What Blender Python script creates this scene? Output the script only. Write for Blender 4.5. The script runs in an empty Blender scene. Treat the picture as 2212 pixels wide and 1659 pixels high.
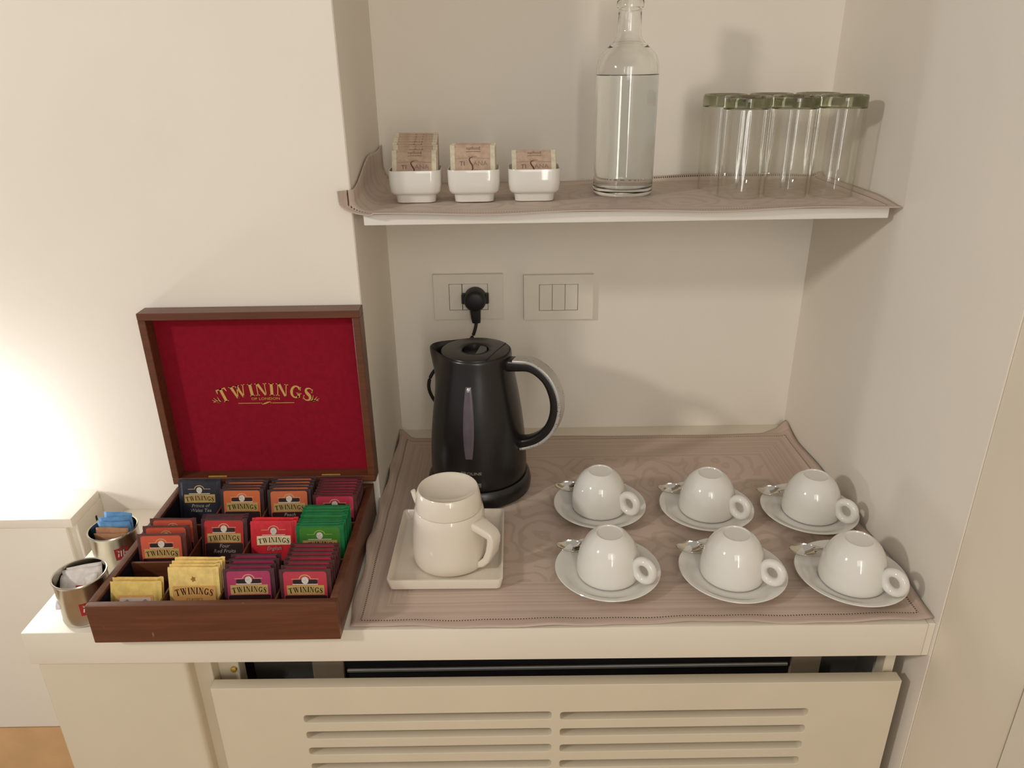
import bpy, bmesh, math, random
from mathutils import Vector, Matrix
random.seed(7)
PI = math.pi
scene = bpy.context.scene
COL = scene.collection

# ------------------------------------------------------------------ camera
# world frame (metres): X right, Y into the niche (back wall = 0), Z up, counter top = 0
CAM = Vector((0.20655, -1.2587, 0.63473))
yaw, pitch, roll, FPX = 0.00164, 0.40784, -0.01417, 1605.2
fwd = Vector((math.sin(yaw)*math.cos(pitch), math.cos(yaw)*math.cos(pitch), -math.sin(pitch)))
right = Vector((math.cos(yaw), -math.sin(yaw), 0))
up = right.cross(fwd)
r2 = right*math.cos(roll) + up*math.sin(roll)
u2 = up*math.cos(roll) - right*math.sin(roll)
cd = bpy.data.cameras.new('camera'); cam = bpy.data.objects.new('camera', cd); COL.objects.link(cam)
cam.matrix_world = Matrix(((r2.x, u2.x, -fwd.x, CAM.x), (r2.y, u2.y, -fwd.y, CAM.y), (r2.z, u2.z, -fwd.z, CAM.z), (0, 0, 0, 1)))
cd.sensor_fit = 'HORIZONTAL'; cd.sensor_width = 36; cd.lens = FPX/2212*36; cd.clip_start = 0.02
scene.camera = cam

# ------------------------------------------------------------------ world, lights, exposure
world = bpy.data.worlds.new('room_light'); scene.world = world; world.use_nodes = True
bg = world.node_tree.nodes['Background']
bg.inputs[0].default_value = (1.0, 0.975, 0.935, 1); bg.inputs[1].default_value = 0.42
def area_light(name, loc, target, size, power, col, shape='DISK', size_y=None):
    l = bpy.data.lights.new(name, 'AREA'); l.shape = shape; l.size = size; l.energy = power; l.color = col
    if size_y: l.size_y = size_y
    o = bpy.data.objects.new(name, l); COL.objects.link(o); o.location = loc
    o.rotation_euler = (Vector(target)-Vector(loc)).to_track_quat('-Z', 'Y').to_euler()
    return o
area_light('ceiling_spot', (-2.05, -1.88, 1.50), (0.35, -0.1, 0.2), 0.22, 24, (1.0, 0.94, 0.87))
area_light('doorway_light', (0.56, -2.75, 0.70), (0.35, -0.2, 0.35), 0.15, 7, (1.0, 0.95, 0.88), 'RECTANGLE', 1.3)
area_light('niche_fill', (0.45, -2.7, 1.15), (0.35, -0.1, 0.25), 1.1, 8.5, (1.0, 0.96, 0.90), 'RECTANGLE', 0.7)  # added soft fill from behind the camera to brighten the niche, no actual lamp
sp = bpy.data.lights.new('ledge_lamp', 'POINT'); sp.energy = 4.0; sp.color = (0.94, 0.97, 1.0); sp.shadow_soft_size = 0.02
spo = bpy.data.objects.new('ledge_lamp', sp); COL.objects.link(spo); spo.location = (-0.640, -0.306, 0.100)   # small LED light on the ledge
vs = scene.view_settings
vs.view_transform = 'Standard'; vs.look = 'None'; vs.gamma = 1; vs.use_curve_mapping = False
vs.exposure = 0.0
scene.cycles.max_bounces = 24; scene.cycles.transmission_bounces = 24; scene.cycles.transparent_max_bounces = 48

# ------------------------------------------------------------------ materials
def lin(c):
    return tuple((x/255/12.92 if x/255 <= 0.04045 else ((x/255+0.055)/1.055)**2.4) for x in c)
class NT:
    def __init__(s, m): s.t = m.node_tree; s.n = s.t.nodes; s.l = s.t.links
    def node(s, typ, **kw):
        nd = s.n.new(typ)
        for k, v in kw.items():
            if k.startswith('i_'): s.put(nd.inputs[int(k[2:])], v)
            else: setattr(nd, k, v)
        return nd
    def put(s, sock, v):
        if hasattr(v, 'is_output'): s.l.new(v, sock)
        else: sock.default_value = v
    def math(s, op, a, b=0.0, c=None):
        nd = s.node('ShaderNodeMath', operation=op); s.put(nd.inputs[0], a); s.put(nd.inputs[1], b)
        if c is not None: s.put(nd.inputs[2], c)
        return nd.outputs[0]
    def mix(s, f, a, b):
        nd = s.node('ShaderNodeMix', data_type='RGBA'); s.put(nd.inputs[0], f)
        s.put(nd.inputs[6], a if hasattr(a, 'is_output') else (*a, 1)); s.put(nd.inputs[7], b if hasattr(b, 'is_output') else (*b, 1))
        return nd.outputs[2]
    def noise(s, scale, vec=None, detail=3, rough=0.55):
        nd = s.node('ShaderNodeTexNoise'); nd.inputs['Scale'].default_value = scale
        nd.inputs['Detail'].default_value = detail; nd.inputs['Roughness'].default_value = rough
        if vec is not None: s.l.new(vec, nd.inputs['Vector'])
        return nd.outputs[0]
    def obj(s): return s.node('ShaderNodeTexCoord').outputs['Object']
    def ramp(s, v, a, b):
        nd = s.node('ShaderNodeMapRange'); nd.interpolation_type = 'SMOOTHSTEP'; s.put(nd.inputs[0], v)
        nd.inputs[1].default_value = a; nd.inputs[2].default_value = b
        return nd.outputs[0]
    def bump(s, h, strength, dist=0.001):
        nd = s.node('ShaderNodeBump'); nd.inputs['Strength'].default_value = strength; nd.inputs['Distance'].default_value = dist
        s.l.new(h, nd.inputs['Height']); return nd.outputs[0]
def mat(name, rgb, rough=0.5, metal=0.0, var=0.06, nscale=30, bump=0.0, bscale=200, spec=None, trans=0.0, ior=None, coat=0.0, builder=None):
    m = bpy.data.materials.new(name); m.use_nodes = True
    t = NT(m); p = t.n['Principled BSDF']; c = lin(rgb)
    co = t.obj()
    if var:
        f = t.ramp(t.noise(nscale, co), 0.3, 0.7)
        t.l.new(t.mix(f, tuple(x*(1-var) for x in c), tuple(min(1, x*(1+var)) for x in c)), p.inputs['Base Color'])
    else: p.inputs['Base Color'].default_value = (*c, 1)
    p.inputs['Roughness'].default_value = rough; p.inputs['Metallic'].default_value = metal
    if spec is not None: p.inputs['Specular IOR Level'].default_value = spec
    if trans: p.inputs['Transmission Weight'].default_value = trans
    if ior: p.inputs['IOR'].default_value = ior
    if coat: p.inputs['Coat Weight'].default_value = coat; p.inputs['Coat Roughness'].default_value = 0.08
    if bump: t.l.new(t.bump(t.noise(bscale, co, 4), bump), p.inputs['Normal'])
    if builder: builder(t, p, co, c)
    return m
M = {}
M['wall'] = mat('painted_plaster', (233, 225, 212), 0.62, var=0.015, nscale=4, bump=0.10, bscale=260, spec=0.35)
M['panel'] = mat('painted_panel', (228, 217, 196), 0.5, var=0.015, nscale=5, bump=0.05, bscale=200, spec=0.4)
M['lacquer'] = mat('cream_lacquer', (228, 219, 201), 0.38, var=0.02, nscale=8, bump=0.04, bscale=160)
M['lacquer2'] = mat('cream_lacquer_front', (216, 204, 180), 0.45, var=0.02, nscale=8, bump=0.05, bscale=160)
M['shelf'] = mat('white_laminate', (231, 228, 220), 0.4, var=0.01, nscale=10)
M['ledge'] = mat('white_ledge_paint', (232, 224, 210), 0.5, var=0.015, nscale=6, bump=0.04)
M['ledgewood'] = mat('tan_plinth', (205, 166, 120), 0.5, var=0.06, nscale=14)
M['floor'] = mat('floor_boards', (176, 138, 98), 0.45, var=0.12, nscale=9)
M['porcelain'] = mat('white_porcelain', (226, 222, 213), 0.08, var=0.01, nscale=20, coat=0.25)
M['cream_por'] = mat('cream_porcelain', (228, 217, 200), 0.10, var=0.01, nscale=20, coat=0.25)
M['black'] = mat('black_plastic', (28, 25, 24), 0.28, var=0.1, nscale=60, bump=0.05, bscale=900)
M['black2'] = mat('black_rubber', (20, 19, 19), 0.5, var=0.1, nscale=60)
M['window'] = mat('smoked_window', (92, 82, 88), 0.22, var=0.15, nscale=25)
M['indicator'] = mat('indicator_lens', (112, 104, 92), 0.2, var=0.4, nscale=400)
M['steel'] = mat('polished_steel', (214, 208, 196), 0.09, 1.0, var=0.02, nscale=50)
M['tin'] = mat('tin_plate', (205, 200, 186), 0.22, 1.0, var=0.05, nscale=18)
M['plate'] = mat('socket_plastic', (228, 220, 205), 0.42, var=0.01, nscale=40)
M['dark'] = mat('dark_interior', (22, 21, 20), 0.7, var=0.2, nscale=30)
M['grey'] = mat('grey_metal', (88, 88, 84), 0.5, var=0.08, nscale=25)
M['rod'] = mat('light_metal_rod', (178, 178, 174), 0.35, 0.4, var=0.03)
M['bracket'] = mat('beige_bracket', (160, 144, 122), 0.55, var=0.05)
M['brass'] = mat('yellow_zinc_screw', (205, 178, 80), 0.35, 0.7, var=0.1, nscale=200)
M['dust'] = mat('dusty_filter', (118, 103, 84), 0.95, var=0.25, nscale=160, bump=0.5, bscale=500)
M['red_lining'] = mat('crimson_lining', (136, 20, 38), 0.85, var=0.06, nscale=120, bump=0.15, bscale=900, spec=0.1)
M['gold'] = mat('gold_print', (214, 172, 96), 0.4, 0.25, var=0.08, nscale=300)
M['navy_lining'] = mat('navy_felt', (34, 28, 40), 0.95, var=0.15, nscale=150, bump=0.2, bscale=800, spec=0.1)
def wood(t, p, co, c):
    mp = t.node('ShaderNodeMapping'); t.l.new(co, mp.inputs[0]); mp.inputs['Scale'].default_value = (6, 90, 110)
    g = t.noise(1.6, mp.outputs[0], 5, 0.6)
    base = t.mix(t.ramp(g, 0.3, 0.72), tuple(x*0.80 for x in c), tuple(x*1.14 for x in c))
    mp2 = t.node('ShaderNodeMapping'); t.l.new(co, mp2.inputs[0]); mp2.inputs['Scale'].default_value = (130, 130, 26)
    mp2.inputs['Rotation'].default_value = (0, 0.35, 0)
    w = t.math('MULTIPLY', t.ramp(t.noise(1.0, mp2.outputs[0], 2), 0.70, 0.78), t.ramp(t.noise(14, co, 2), 0.48, 0.62))
    t.l.new(t.mix(t.math('MULTIPLY', w, 0.55), base, lin((196, 160, 120))), p.inputs['Base Color'])
    t.l.new(t.bump(g, 0.06), p.inputs['Normal'])
M['wood'] = mat('mahogany_veneer', (101, 58, 37), 0.34, var=0, builder=wood)
def silver(t, p, co, c):
    w = t.math('MULTIPLY', t.ramp(t.noise(520, co, 2), 0.60, 0.63), t.ramp(t.noise(55, co, 2), 0.52, 0.60))
    t.l.new(t.mix(w, c, lin((18, 18, 18))), p.inputs['Base Color'])
    p.inputs['Metallic'].default_value = 0.35
M['silver'] = mat('chipped_silver_paint', (190, 186, 178), 0.30, var=0, builder=silver)
def glassmat(name, rgb, ior, rough=0.0):
    m = mat(name, rgb, rough, var=0, trans=1.0, ior=ior); return m
def thin_glass(name, tint, edge):
    # thin-walled glass: clear pane with Fresnel reflection, tint deepening towards grazing angles
    m = bpy.data.materials.new(name); m.use_nodes = True; t = NT(m); t.n.remove(t.n['Principled BSDF'])
    lw = t.node('ShaderNodeLayerWeight'); lw.inputs['Blend'].default_value = 0.5
    col = t.mix(t.math('POWER', lw.outputs['Facing'], 4.0), lin(tint), lin(edge))
    tr = t.node('ShaderNodeBsdfTransparent'); t.l.new(col, tr.inputs[0])
    gl = t.node('ShaderNodeBsdfGlossy'); gl.inputs['Roughness'].default_value = 0.02
    t.l.new(t.bump(t.noise(60, t.obj(), 2), 0.02), gl.inputs['Normal'])
    fr_ = t.math('ADD', 0.06, t.math('MULTIPLY', t.math('POWER', lw.outputs['Facing'], 5.0), 0.6))
    mx = t.node('ShaderNodeMixShader'); t.l.new(fr_, mx.inputs[0]); t.l.new(tr.outputs[0], mx.inputs[1]); t.l.new(gl.outputs[0], mx.inputs[2])
    t.l.new(mx.outputs[0], t.n['Material Output'].inputs[0]); return m
M['glass'] = thin_glass('clear_glass', (255, 255, 254), (242, 242, 236))
M['bottle_glass'] = glassmat('bottle_glass', (254, 255, 254), 1.45)
M['glass_base'] = glassmat('green_tinted_glass', (176, 178, 152), 1.5)
M['water'] = glassmat('water', (252, 254, 254), 1.33)
def clothmat(name, x0, x1, y0, y1, colA, colB, border):
    m = bpy.data.materials.new(name); m.use_nodes = True
    t = NT(m); p = t.n['Principled BSDF']; co = t.obj()
    sx = t.node('ShaderNodeSeparateXYZ'); t.l.new(co, sx.inputs[0]); X, Y = sx.outputs[0], sx.outputs[1]
    dx = t.math('MINIMUM', t.math('SUBTRACT', X, x0), t.math('SUBTRACT', x1, X))
    dy = t.math('MINIMUM', t.math('SUBTRACT', Y, y0), t.math('SUBTRACT', y1, Y))
    dd = t.math('MINIMUM', dx, dy)
    nz = t.node('ShaderNodeTexNoise', noise_dimensions='1D'); nz.inputs['Scale'].default_value = 170; nz.inputs['Detail'].default_value = 2
    t.l.new(dd, nz.inputs['W'])
    stripes = t.ramp(nz.outputs[0], 0.42, 0.60)
    wv = t.node('ShaderNodeTexNoise'); wv.inputs['Scale'].default_value = 11; t.l.new(co, wv.inputs['Vector'])
    off = t.node('ShaderNodeVectorMath', operation='SCALE'); t.l.new(wv.outputs[1], off.inputs[0]); off.inputs['Scale'].default_value = 0.075
    ad = t.node('ShaderNodeVectorMath', operation='ADD'); t.l.new(co, ad.inputs[0]); t.l.new(off.outputs[0], ad.inputs[1])
    vo = t.node('ShaderNodeTexVoronoi', voronoi_dimensions='2D'); vo.inputs['Scale'].default_value = 15; t.l.new(ad.outputs[0], vo.inputs['Vector'])
    ang = t.math('SINE', t.math('MULTIPLY', vo.outputs['Distance'], 19.0))
    swirl = t.ramp(t.math('ADD', ang, t.math('MULTIPLY', t.noise(30, co, 2), 0.9)), 0.75, 1.15)
    inb = t.math('LESS_THAN', dd, border)
    pat = t.math('ADD', t.math('MULTIPLY', stripes, inb), t.math('MULTIPLY', swirl, t.math('SUBTRACT', 1.0, inb)))
    col = t.mix(t.math('MULTIPLY', pat, 0.42), lin(colA), lin(colB))
    sel = t.math('LESS_THAN', dx, dy)
    tt = t.math('ADD', t.math('MULTIPLY', Y, sel), t.math('MULTIPLY', X, t.math('SUBTRACT', 1.0, sel)))
    dot = t.math('MULTIPLY', t.math('LESS_THAN', t.math('ABSOLUTE', t.math('SUBTRACT', dd, 0.0125)), 0.0010),
                 t.math('LESS_THAN', t.math('FRACT', t.math('MULTIPLY', tt, 290.0)), 0.5))
    col = t.mix(dot, col, lin((84, 62, 52)))
    t.l.new(col, p.inputs['Base Color'])
    t.l.new(t.math('SUBTRACT', 0.62, t.math('MULTIPLY', pat, 0.12)), p.inputs['Roughness'])
    p.inputs['Specular IOR Level'].default_value = 0.35
    h = t.math('ADD', t.noise(1400, co, 2), t.math('MULTIPLY', pat, 0.5))
    t.l.new(t.bump(h, 0.12, 0.0006), p.inputs['Normal'])
    return m

# ------------------------------------------------------------------ mesh helpers
def new_mesh(name, verts, faces, mats, smooth=False, fmat=None):
    me = bpy.data.meshes.new(name); me.from_pydata([tuple(v) for v in verts], [], faces); me.validate()
    for m in (mats if isinstance(mats, (list, tuple)) else [mats]): me.materials.append(m)
    if fmat and len(fmat) == len(me.polygons): me.polygons.foreach_set('material_index', fmat)
    if smooth: me.polygons.foreach_set('use_smooth', [True]*len(me.polygons))
    me.update(); return me
def link(name, data, parent=None, loc=None, rot=None, label=None, cat=None, group=None, kind=None):
    o = bpy.data.objects.new(name, data); COL.objects.link(o)
    if parent is not None: o.parent = parent
    if loc is not None: o.location = loc
    if rot is not None: o.rotation_euler = rot
    if label: o['label'] = label
    if cat: o['category'] = cat
    if group: o['group'] = group
    if kind: o['kind'] = kind
    return o
def thing(name, label, cat, loc=(0, 0, 0), rot=(0, 0, 0), group=None):
    return link(name, None, None, loc, rot, label, cat, group)
def autosmooth(me, ang=35):
    bm = bmesh.new(); bm.from_mesh(me)
    for f in bm.faces: f.smooth = True
    for e in bm.edges:
        if len(e.link_faces) == 2 and e.calc_face_angle(0) > math.radians(ang): e.smooth = False
    bm.to_mesh(me); bm.free(); return me
def boxes(name, lst, m, bevel=0.0, seg=2):
    bm = bmesh.new()
    for (x0, x1, y0, y1, z0, z1) in lst:
        r = bmesh.ops.create_cube(bm, size=1)
        bmesh.ops.scale(bm, vec=(x1-x0, y1-y0, z1-z0), verts=r['verts'])
        bmesh.ops.translate(bm, vec=((x0+x1)/2, (y0+y1)/2, (z0+z1)/2), verts=r['verts'])
    if bevel: bmesh.ops.bevel(bm, geom=bm.edges[:], offset=bevel, segments=seg, affect='EDGES', profile=0.6)
    me = bpy.data.meshes.new(name); bm.to_mesh(me); bm.free(); me.materials.append(m)
    if bevel: autosmooth(me)
    return me
def prism(name, pts, z0, z1, m, bevel=0.0):
    bm = bmesh.new()
    b = [bm.verts.new((x, y, z0)) for x, y in pts]; t = [bm.verts.new((x, y, z1)) for x, y in pts]
    bm.faces.new(b[::-1]); bm.faces.new(t); n = len(pts)
    for i in range(n): bm.faces.new((b[i], b[(i+1) % n], t[(i+1) % n], t[i]))
    bmesh.ops.recalc_face_normals(bm, faces=bm.faces[:])
    if bevel: bmesh.ops.bevel(bm, geom=bm.edges[:], offset=bevel, segments=2, affect='EDGES', profile=0.6)
    me = bpy.data.meshes.new(name); bm.to_mesh(me); bm.free(); me.materials.append(m)
    if bevel: autosmooth(me)
    return me
def lathe(name, prof, m, n=64, smooth=40):
    v, f = [], []
    rings = []
    for r, z in prof:
        if r < 1e-6: rings.append([len(v)]); v.append((0, 0, z))
        else:
            rings.append(list(range(len(v), len(v)+n)))
            v += [(r*math.cos(2*PI*i/n), r*math.sin(2*PI*i/n), z) for i in range(n)]
    for a, b in zip(rings[:-1], rings[1:]):
        for i in range(n):
            j = (i+1) % n
            if len(a) == 1 and len(b) == 1: continue
            if len(a) == 1: f.append((a[0], b[j], b[i]))
            elif len(b) == 1: f.append((a[i], a[j], b[0]))
            else: f.append((a[i], a[j], b[j], b[i]))
    me = new_mesh(name, v, f, m); 
    bm = bmesh.new(); bm.from_mesh(me); bmesh.ops.recalc_face_normals(bm, faces=bm.faces[:]); bm.to_mesh(me); bm.free()
    return autosmooth(me, smooth)
def spline(pts, n=8):
    P = [Vector(p) for p in pts]; out = []
    for i in range(len(P)-1):
        a = P[max(i-1, 0)]; b = P[i]; c = P[i+1]; d = P[min(i+2, len(P)-1)]
        for k in range(n):
            t = k/n
            out.append(0.5*((2*b)+(c-a)*t+(2*a-5*b+4*c-d)*t*t+(-a+3*b-3*c+d)*t**3))
    out.append(P[-1]); return out
def sweep(name, path, section, m, normal=None, scale=None, cap=True, smooth=50):
    """section(list of (a,b)): a along side axis, b along normal axis"""
    v, f = [], []; n = len(section); L = len(path)
    nv = Vector(normal) if normal else None
    for i, p in enumerate(path):
        t = (path[min(i+1, L-1)]-path[max(i-1, 0)]).normalized()
        if nv is None:
            ref = Vector((0, 0, 1)) if abs(t.z) < 0.9 else Vector((1, 0, 0))
            s = t.cross(ref).normalized()
        else: s = nv.normalized()
        u = s.cross(t).normalized(); k = scale(i/(L-1)) if scale else 1.0
        kk = k if isinstance(k, tuple) else (k, k)
        v += [p + s*a*kk[0] + u*b*kk[1] for a, b in section]
    for i in range(L-1):
        for j in range(n):
            k = (j+1) % n; f.append((i*n+j, i*n+k, (i+1)*n+k, (i+1)*n+j))
    if cap: f.append(tuple(range(n))[::-1]); f.append(tuple(range((L-1)*n, L*n)))
    me = new_mesh(name, v, f, m)
    bm = bmesh.new(); bm.from_mesh(me); bmesh.ops.recalc_face_normals(bm, faces=bm.faces[:]); bm.to_mesh(me); bm.free()
    return autosmooth(me, smooth)
def circ(r, n=10, sx=1.0, sy=1.0): return [(r*sx*math.cos(2*PI*i/n), r*sy*math.sin(2*PI*i/n)) for i in range(n)]
def rrect(w, h, r, n=4):
    out = []
    for cx, cy, a0 in ((w/2-r, h/2-r, 0), (-w/2+r, h/2-r, PI/2), (-w/2+r, -h/2+r, PI), (w/2-r, -h/2+r, 1.5*PI)):
        out += [(cx+r*math.cos(a0+PI/2*k/n), cy+r*math.sin(a0+PI/2*k/n)) for k in range(n+1)]
    return out
def loft(name, secs, m, close_bottom=True, close_top=True, smooth=40):
    """secs: list of (list of xy, z), same count"""
    v, f = [], []; n = len(secs[0][0])
    for pts, z in secs: v += [(x, y, z) for x, y in pts]
    for i in range(len(secs)-1):
        for j in range(n):
            k = (j+1) % n; f.append((i*n+j, i*n+k, (i+1)*n+k, (i+1)*n+j))
    if close_bottom: f.append(tuple(range(n))[::-1])
    if close_top: f.append(tuple(range((len(secs)-1)*n, len(secs)*n)))
    me = new_mesh(name, v, f, m)
    bm = bmesh.new(); bm.from_mesh(me); bmesh.ops.recalc_face_normals(bm, faces=bm.faces[:]); bm.to_mesh(me); bm.free()
    return autosmooth(me, smooth)

# ---- flat print: polygons in a local (u, v) plane, gathered by material slot
class Print:
    def __init__(s): s.v, s.f, s.mi, s.mats = [], [], [], []
    def slot(s, m):
        if m not in s.mats: s.mats.append(m)
        return s.mats.index(m)
    def poly(s, pts, m, h=0.0):
        a = sum(pts[i][0]*pts[(i+1) % len(pts)][1]-pts[(i+1) % len(pts)][0]*pts[i][1] for i in range(len(pts)))
        if a < 0: pts = pts[::-1]
        k = len(s.v); s.v += [(x, y, h) for x, y in pts]; s.f.append(tuple(range(k, k+len(pts)))); s.mi.append(s.slot(m))
    def rect(s, x0, x1, y0, y1, m, h=0.0, r=0.0):
        if r: s.poly([(x+(x0+x1)/2, y+(y0+y1)/2) for x, y in rrect(x1-x0, y1-y0, r, 3)], m, h)
        else: s.poly([(x0, y0), (x1, y0), (x1, y1), (x0, y1)], m, h)
    def disc(s, cx, cy, r, m, h=0.0, n=14, sy=1.0): s.poly([(cx+r*math.cos(2*PI*i/n), cy+r*sy*math.sin(2*PI*i/n)) for i in range(n)], m, h)
    def stroke(s, pts, w, m, h=0.0):
        ws = w if isinstance(w, (list, tuple)) else [w]*len(pts)
        L, R = [], []
        for i, p in enumerate(pts):
            a = pts[max(i-1, 0)]; b = pts[min(i+1, len(pts)-1)]
            dx, dy = b[0]-a[0], b[1]-a[1]; d = math.hypot(dx, dy) or 1
            nx, ny = -dy/d*ws[i]/2, dx/d*ws[i]/2
            L.append((p[0]+nx, p[1]+ny)); R.append((p[0]-nx, p[1]-ny))
        for i in range(len(pts)-1): s.poly([L[i], L[i+1], R[i+1], R[i]], m, h)
    def tris(s, verts, faces, m, h, fn):
        k = len(s.v); s.v += [(*fn(x, y), h) for x, y in verts]; i = s.slot(m)
        for f in faces: s.f.append(tuple(k+a for a in f)); s.mi.append(i)
    def mesh(s, name):
        me = new_mesh(name, s.v, s.f, s.mats, fmat=s.mi)
        return me
_font_cache = {}
def font_mesh(txt):
    if txt not in _font_cache:
        c = bpy.data.curves.new('txt', 'FONT'); c.body = txt; c.align_x = 'CENTER'; c.resolution_u = 2; c.fill_mode = 'FRONT'
        o = bpy.data.objects.new('txt', c); COL.objects.link(o)
        me = bpy.data.meshes.new_from_object(o.evaluated_get(bpy.context.evaluated_depsgraph_get()))
        _font_cache[txt] = ([(v.co.x, v.co.y) for v in me.vertices], [tuple(p.vertices) for p in me.polygons])
        bpy.data.objects.remove(o); bpy.data.meshes.remove(me); bpy.data.curves.remove(c)
    return _font_cache[txt]
def text(pr, txt, cx, cy, size, m, h=0.0, shear=0.0, sx=1.0):
    v, f = font_mesh(txt)
    pr.tris(v, f, m, h, lambda x, y: (cx+(x*sx+y*shear)*size, cy+y*size))
# serif capitals as polygons, unit height
def glyphs():
    g = {}
    S = 0.055
    g['I'] = (0.42, [[(0.09, 0), (0.33, 0), (0.33, 1), (0.09, 1)], [(0, 0), (0.42, 0), (0.42, S), (0, S)], [(0, 1-S), (0.42, 1-S), (0.42, 1), (0, 1)]])
    g['T'] = (0.86, [[(0.31, 0), (0.55, 0), (0.55, 1), (0.31, 1)], [(0.22, 0), (0.64, 0), (0.64, S), (0.22, S)], [(0, 0.92), (0.86, 0.92), (0.86, 1), (0, 1)],
                     [(0, 0.70), (0.04, 0.70), (0.14, 0.93), (0, 0.93)], [(0.82, 0.70), (0.86, 0.70), (0.86, 0.93), (0.72, 0.93)]])
    g['N'] = (1.0, [[(0.12, 0), (0.19, 0), (0.19, 1), (0.12, 1)], [(0.80, 0), (0.87, 0), (0.87, 1), (0.80, 1)], [(0.10, 1), (0.36, 1), (0.87, 0), (0.70, 0)],
                    [(0, 0), (0.31, 0), (0.31, S), (0, S)], [(0, 1-S), (0.30, 1-S), (0.30, 1), (0, 1)], [(0.69, 1-S), (1.0, 1-S), (1.0, 1), (0.69, 1)]])
    g['W'] = (1.40, [[(0.08, 1), (0.33, 1), (0.56, 0), (0.40, 0)], [(0.44, 0), (0.52, 0), (0.78, 1), (0.70, 1)], [(0.56, 1), (0.82, 1), (1.05, 0), (0.90, 0)],
                     [(0.93, 0), (1.01, 0), (1.30, 1), (1.22, 1)], [(0, 1-S), (0.92, 1-S), (0.92, 1), (0, 1)], [(1.10, 1-S), (1.40, 1-S), (1.40, 1), (1.10, 1)]])
    P = []
    n = 18
    for i in range(n):
        def pt(k, o):
            a = math.radians(40+275*k/n); w = 0.10+0.14*abs(math.cos(a))**1.3
            r = 0.5 if o else 0.5-w
            return (0.46+0.92*r*math.cos(a), 0.5+1.0*r*math.sin(a))
        P.append([pt(i, 1), pt(i+1, 1), pt(i+1, 0), pt(i, 0)])
    P += [[(0.62, 0.06), (0.84, 0.10), (0.84, 0.44), (0.62, 0.44)], [(0.52, 0.40), (0.94, 0.40), (0.94, 0.46), (0.52, 0.46)], [(0.76, 0.66), (0.83, 0.66), (0.83, 0.97), (0.76, 0.90)]]
    g['G'] = (0.94, P)
    c = [(0.62, 0.74), (0.56, 0.90), (0.36, 0.96), (0.15, 0.88), (0.12, 0.72), (0.24, 0.58), (0.46, 0.46), (0.58, 0.30), (0.54, 0.12), (0.34, 0.04), (0.14, 0.09), (0.06, 0.26)]
    w = [0.04, 0.06, 0.08, 0.14, 0.19, 0.22, 0.23, 0.20, 0.15, 0.08, 0.06, 0.04]
    sp_ = [(p.x, p.y) for p in spline([(x, y, 0) for x, y in c], 3)]
    ws = [x.x for x in spline([(a, 0, 0) for a in w], 3)]
    pr = Print(); pr.stroke(sp_, ws, M['gold'])
    g['S'] = (0.68, [[pr.v[i][:2] for i in f] for f in pr.f]+[[(0.58, 0.66), (0.66, 0.66), (0.66, 0.98), (0.58, 0.86)], [(0.02, 0.02), (0.09, 0.14), (0.09, 0.36), (0.02, 0.36)]])
    return g
GL = glyphs()
def serif_arc(pr, word, cx, cy, height, width, rise, m, h=0.0, grow=0.0):
    """arched serif lettering, centre of baseline at (cx, cy); rise = drop of the ends"""
    gap = 0.10
    tot = sum(GL[c][0] for c in word)+gap*(len(word)-1)
    sc = width/tot; x = -tot/2
    for c in word:
        gw = GL[c][0]; mid = (x+gw/2)/(tot/2)
        ang = -math.atan(2*rise*mid/(width/2)) if rise else 0
        px, py = cx+(x+gw/2)*sc, cy-rise*mid*mid
        hh = height*(1+grow*mid*mid)
        for poly in GL[c][1]:
            q = []
            for a, b in poly:
                lx, ly = (a-gw/2)*sc, b*hh
                q.append((px+lx*math.cos(ang)-ly*math.sin(ang), py+lx*math.sin(ang)+ly*math.cos(ang)))
            pr.poly(q, m, h)
        x += gw+gap

# ------------------------------------------------------------------ the setting
W, D = 0.7219, 0.2617
FZ, CZ = -0.86, 1.20
def struct(name, me, parent=None): return link(name, me, parent, kind='structure' if parent is None else None)
struct('wall_back', boxes('wall_back', [(0.0, W, 0.0, 0.12, FZ, CZ)], M['wall']))
struct('wall_left', boxes('wall_left', [(-2.2, 0.0, -D, 0.12, FZ, CZ)], M['wall'], 0.0015, 1))
struct('wall_right', boxes('wall_right', [(W, W+0.12, -0.549, 0.12, FZ, CZ)], M['wall']))
struct('floor', boxes('floor', [(-2.2, W+0.12, -3.2, 0.12, FZ-0.04, FZ)], M['floor']))
struct('trim_1', boxes('trim_1', [(W+0.0015, W+0.12, -0.6905, -0.5495, FZ, CZ)], M['panel'], 0.0008, 1))
struct('trim_2', boxes('trim_2', [(W+0.0005, W+0.12, -3.2, -0.6930, FZ, CZ)], M['lacquer'], 0.0008, 1))
struct('trim_3', boxes('trim_3', [(W+0.010, W+0.12, -0.6932, -0.6900, FZ, CZ)], M['dark']))
# boxed ledge at the foot of the left wall
lg = thing('wall_ledge', 'white boxed ledge along the wall below the lamp glow', 'ledge', (-0.434, -D, 0))
link('top_board', boxes('top_board', [(-1.7, 0, -0.0825, -0.0030, 0.022, 0.0370)], M['ledge'], 0.0015), lg)
link('front_panel', boxes('front_panel', [(-1.7, -0.011, -0.081, -0.066, -0.372, 0.0215)], M['ledge'], 0.004, 3), lg)
link('end_panel', boxes('end_panel', [(-0.016, -0.0005, -0.072, 0, FZ, 0.0215)], M['ledge'], 0.001, 1), lg)
link('plinth_panel', boxes('plinth_panel', [(-1.7, -0.017, -0.074, -0.060, FZ, -0.380)], M['ledgewood'], 0.002), lg)
link('chip_mark', boxes('chip_mark', [(-0.0007, 0.0000, -0.026, -0.022, -0.004, 0.004)], M['dark']), lg, rot=None)

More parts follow.
